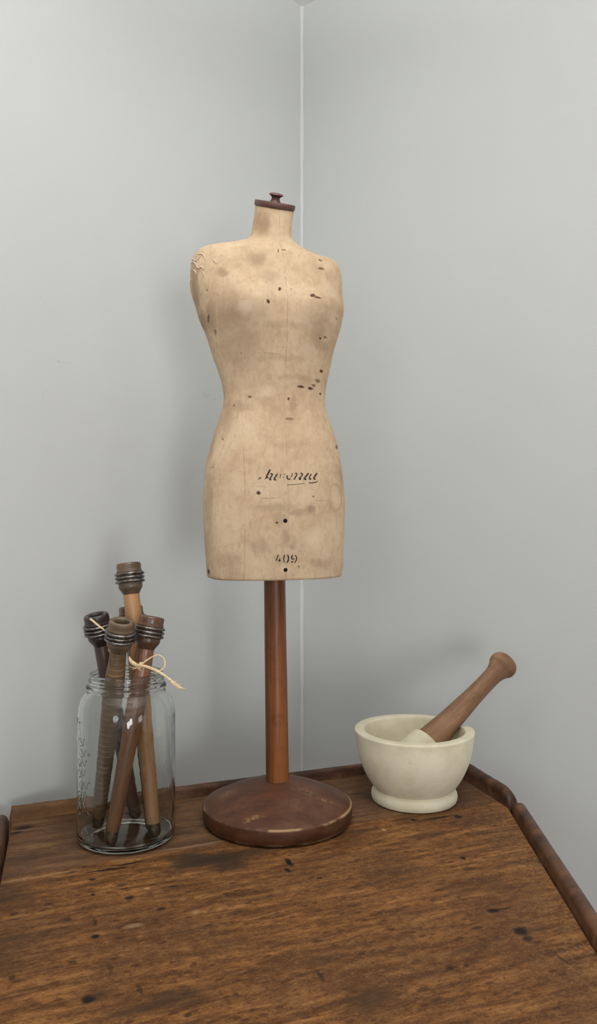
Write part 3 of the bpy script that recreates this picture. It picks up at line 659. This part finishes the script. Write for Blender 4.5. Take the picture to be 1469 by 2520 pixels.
strand('loop', [(274,1608,.975),(290,1625,.984),(310,1637,.978),(325,1643,.962),(338,1641,.952),(346,1637,.950)], [.0009,.0009,.0009,.0008,.0009,.0009])
strand('tail', [(346,1638,.950),(337,1643,.950),(330,1646,.951),(325,1647,.952)], [.0009,.0007,.0006,.0003])
strand('tail', [(337,1643,.950),(344,1648,.950),(348,1651,.950)], [.0006,.0005,.0003])
bm = bmesh.new()
for i in range(3):
    cp = [Vector((.0012*(i-1), 0, 0)) + Vector((.0008*math.sin(u), -.0022*math.cos(u), .0030*math.sin(u))) for u in [2*math.pi*k/14 for k in range(15)]]
    tube(bm, cp, .0010, 6)
from_bm('knot', bm, M_twine, tw)
bm = bmesh.new()
for i in range(26):
    s = random.random(); q = px(424+28*s, 1679+17*s, .937)-kp; dv = Vector((random.uniform(.2, 1), random.uniform(-.5, .5), random.uniform(-1.1, .5))).normalized()*random.uniform(.003, .007)
    tube(bm, [q, q+dv*.5+Vector((0, 0, .0004)), q+dv], [.0004, .0003, .00012], 5)
from_bm('frayed_fibres', bm, M_twine, tw)

# ------------------------------------------------------------------ mortar and pestle
MC = Vector((.160, 1.125, TZ+.0004))
t = NT('cream_stoneware'); a = t.noise(t.obj, 22, 5, .6); b = t.noise(t.obj, 380, 3)
c = t.mix(t.rng(a, .35, .65), (.72, .66, .485, 1), (.82, .77, .60, 1)); c = t.mix(t.math('MULTIPLY', t.rng(b, .62, .72), .25), c, (.42, .36, .25, 1))
sp = t.spots(t.obj, [((-.0165, -.081, .073), (.0009, .01, .0009), 1.), ((.03, -.06, .03), (.0008, .02, .0006), .6)], .4); c = t.mix(sp, c, (.12, .09, .06, 1))
t.bump(t.math('ADD', a, b), .12, .0012); M_stone = t.fin(c, .62, .3)
mort = empty('mortar', MC, 'cream stoneware mortar bowl on a moulded foot', 'mortar')
mo = [(.0555, .0), (.0578, .0012), (.0590, .0045), (.0592, .0080), (.0582, .0118), (.0560, .0148), (.0538, .0160), (.0535, .0168), (.0550, .0185), (.0585, .0225), (.0630, .0290), (.0690, .0400), (.0740, .0520), (.0778, .0650), (.0800, .0780), (.0815, .0900), (.0824, .0945), (.0820, .0962), (.0808, .0970), (.0740, .0972), (.0705, .0970), (.0694, .0962), (.0686, .0940), (.0675, .085), (.0640, .065), (.0570, .044), (.0450, .027), (.0270, .0185), (0, .0165)]
prof = [(0, .004), (.040, .004), (.046, .0)] + catmull(mo, 3)
bm = bmesh.new(); lathe(bm, prof, 120)
for v in bm.verts:                                    # the pouring lip: the inner edge swells outward on the right
    r = math.hypot(v.co.x, v.co.y); an = math.degrees(math.atan2(v.co.y, v.co.x)); kf = math.exp(-((an-29)/13)**2)
    if r > .04 and r < .0765 and v.co.z > .05:
        k = kf*max(0, (v.co.z-.05)/.047); s = 1+.0075*k/r; v.co.x *= s; v.co.y *= s
    if v.co.z > .086: v.co.z -= .0080*kf*(v.co.z-.086)/.011
from_bm('bowl', bm, M_stone, mort)
p0 = MC+Vector((-.004, -.004, .0540)); p1 = px(1236, 1638, 1.205); axp = (p1-p0); PL = axp.length
pes = empty('pestle', p0, 'pestle with a brown wooden handle and pale stoneware head, leaning in the mortar', 'pestle')
pes.rotation_mode = 'QUATERNION'; pes.rotation_quaternion = Vector((0, 0, 1)).rotation_difference(axp.normalized())
M_pes = mat_wood('pestle_wood', (.130, .066, .035, 1), (.25, .142, .080, 1), 46, (1, 1, .16), .6, .25)
z0 = .036
bm = bmesh.new()
hp = catmull([(.0205, z0+.0003), (.0207, z0+.006), (.0194, z0+.02), (.0167, z0+.045), (.0148, z0+.075), (.0132, z0+.105), (.0128, PL-.030), (.0140, PL-.018), (.0170, PL-.009), (.0200, PL-.004), (.0208, PL+.001), (.0200, PL+.006), (.0165, PL+.011), (.009, PL+.0135), (0, PL+.014)], 4)
lathe(bm, [(0, z0+.0003)] + hp, 48); from_bm('handle', bm, M_pes, pes)
bm = bmesh.new()
lathe(bm, [(0, -.026)] + catmull([(.010, -.0255), (.020, -.021), (.0265, -.011), (.0285, 0), (.0280, .014), (.0270, .028), (.0262, .033), (.0245, .0352), (.0215, .0358)], 4) + [(0, .0358)], 48); from_bm('head', bm, M_stone, pes)
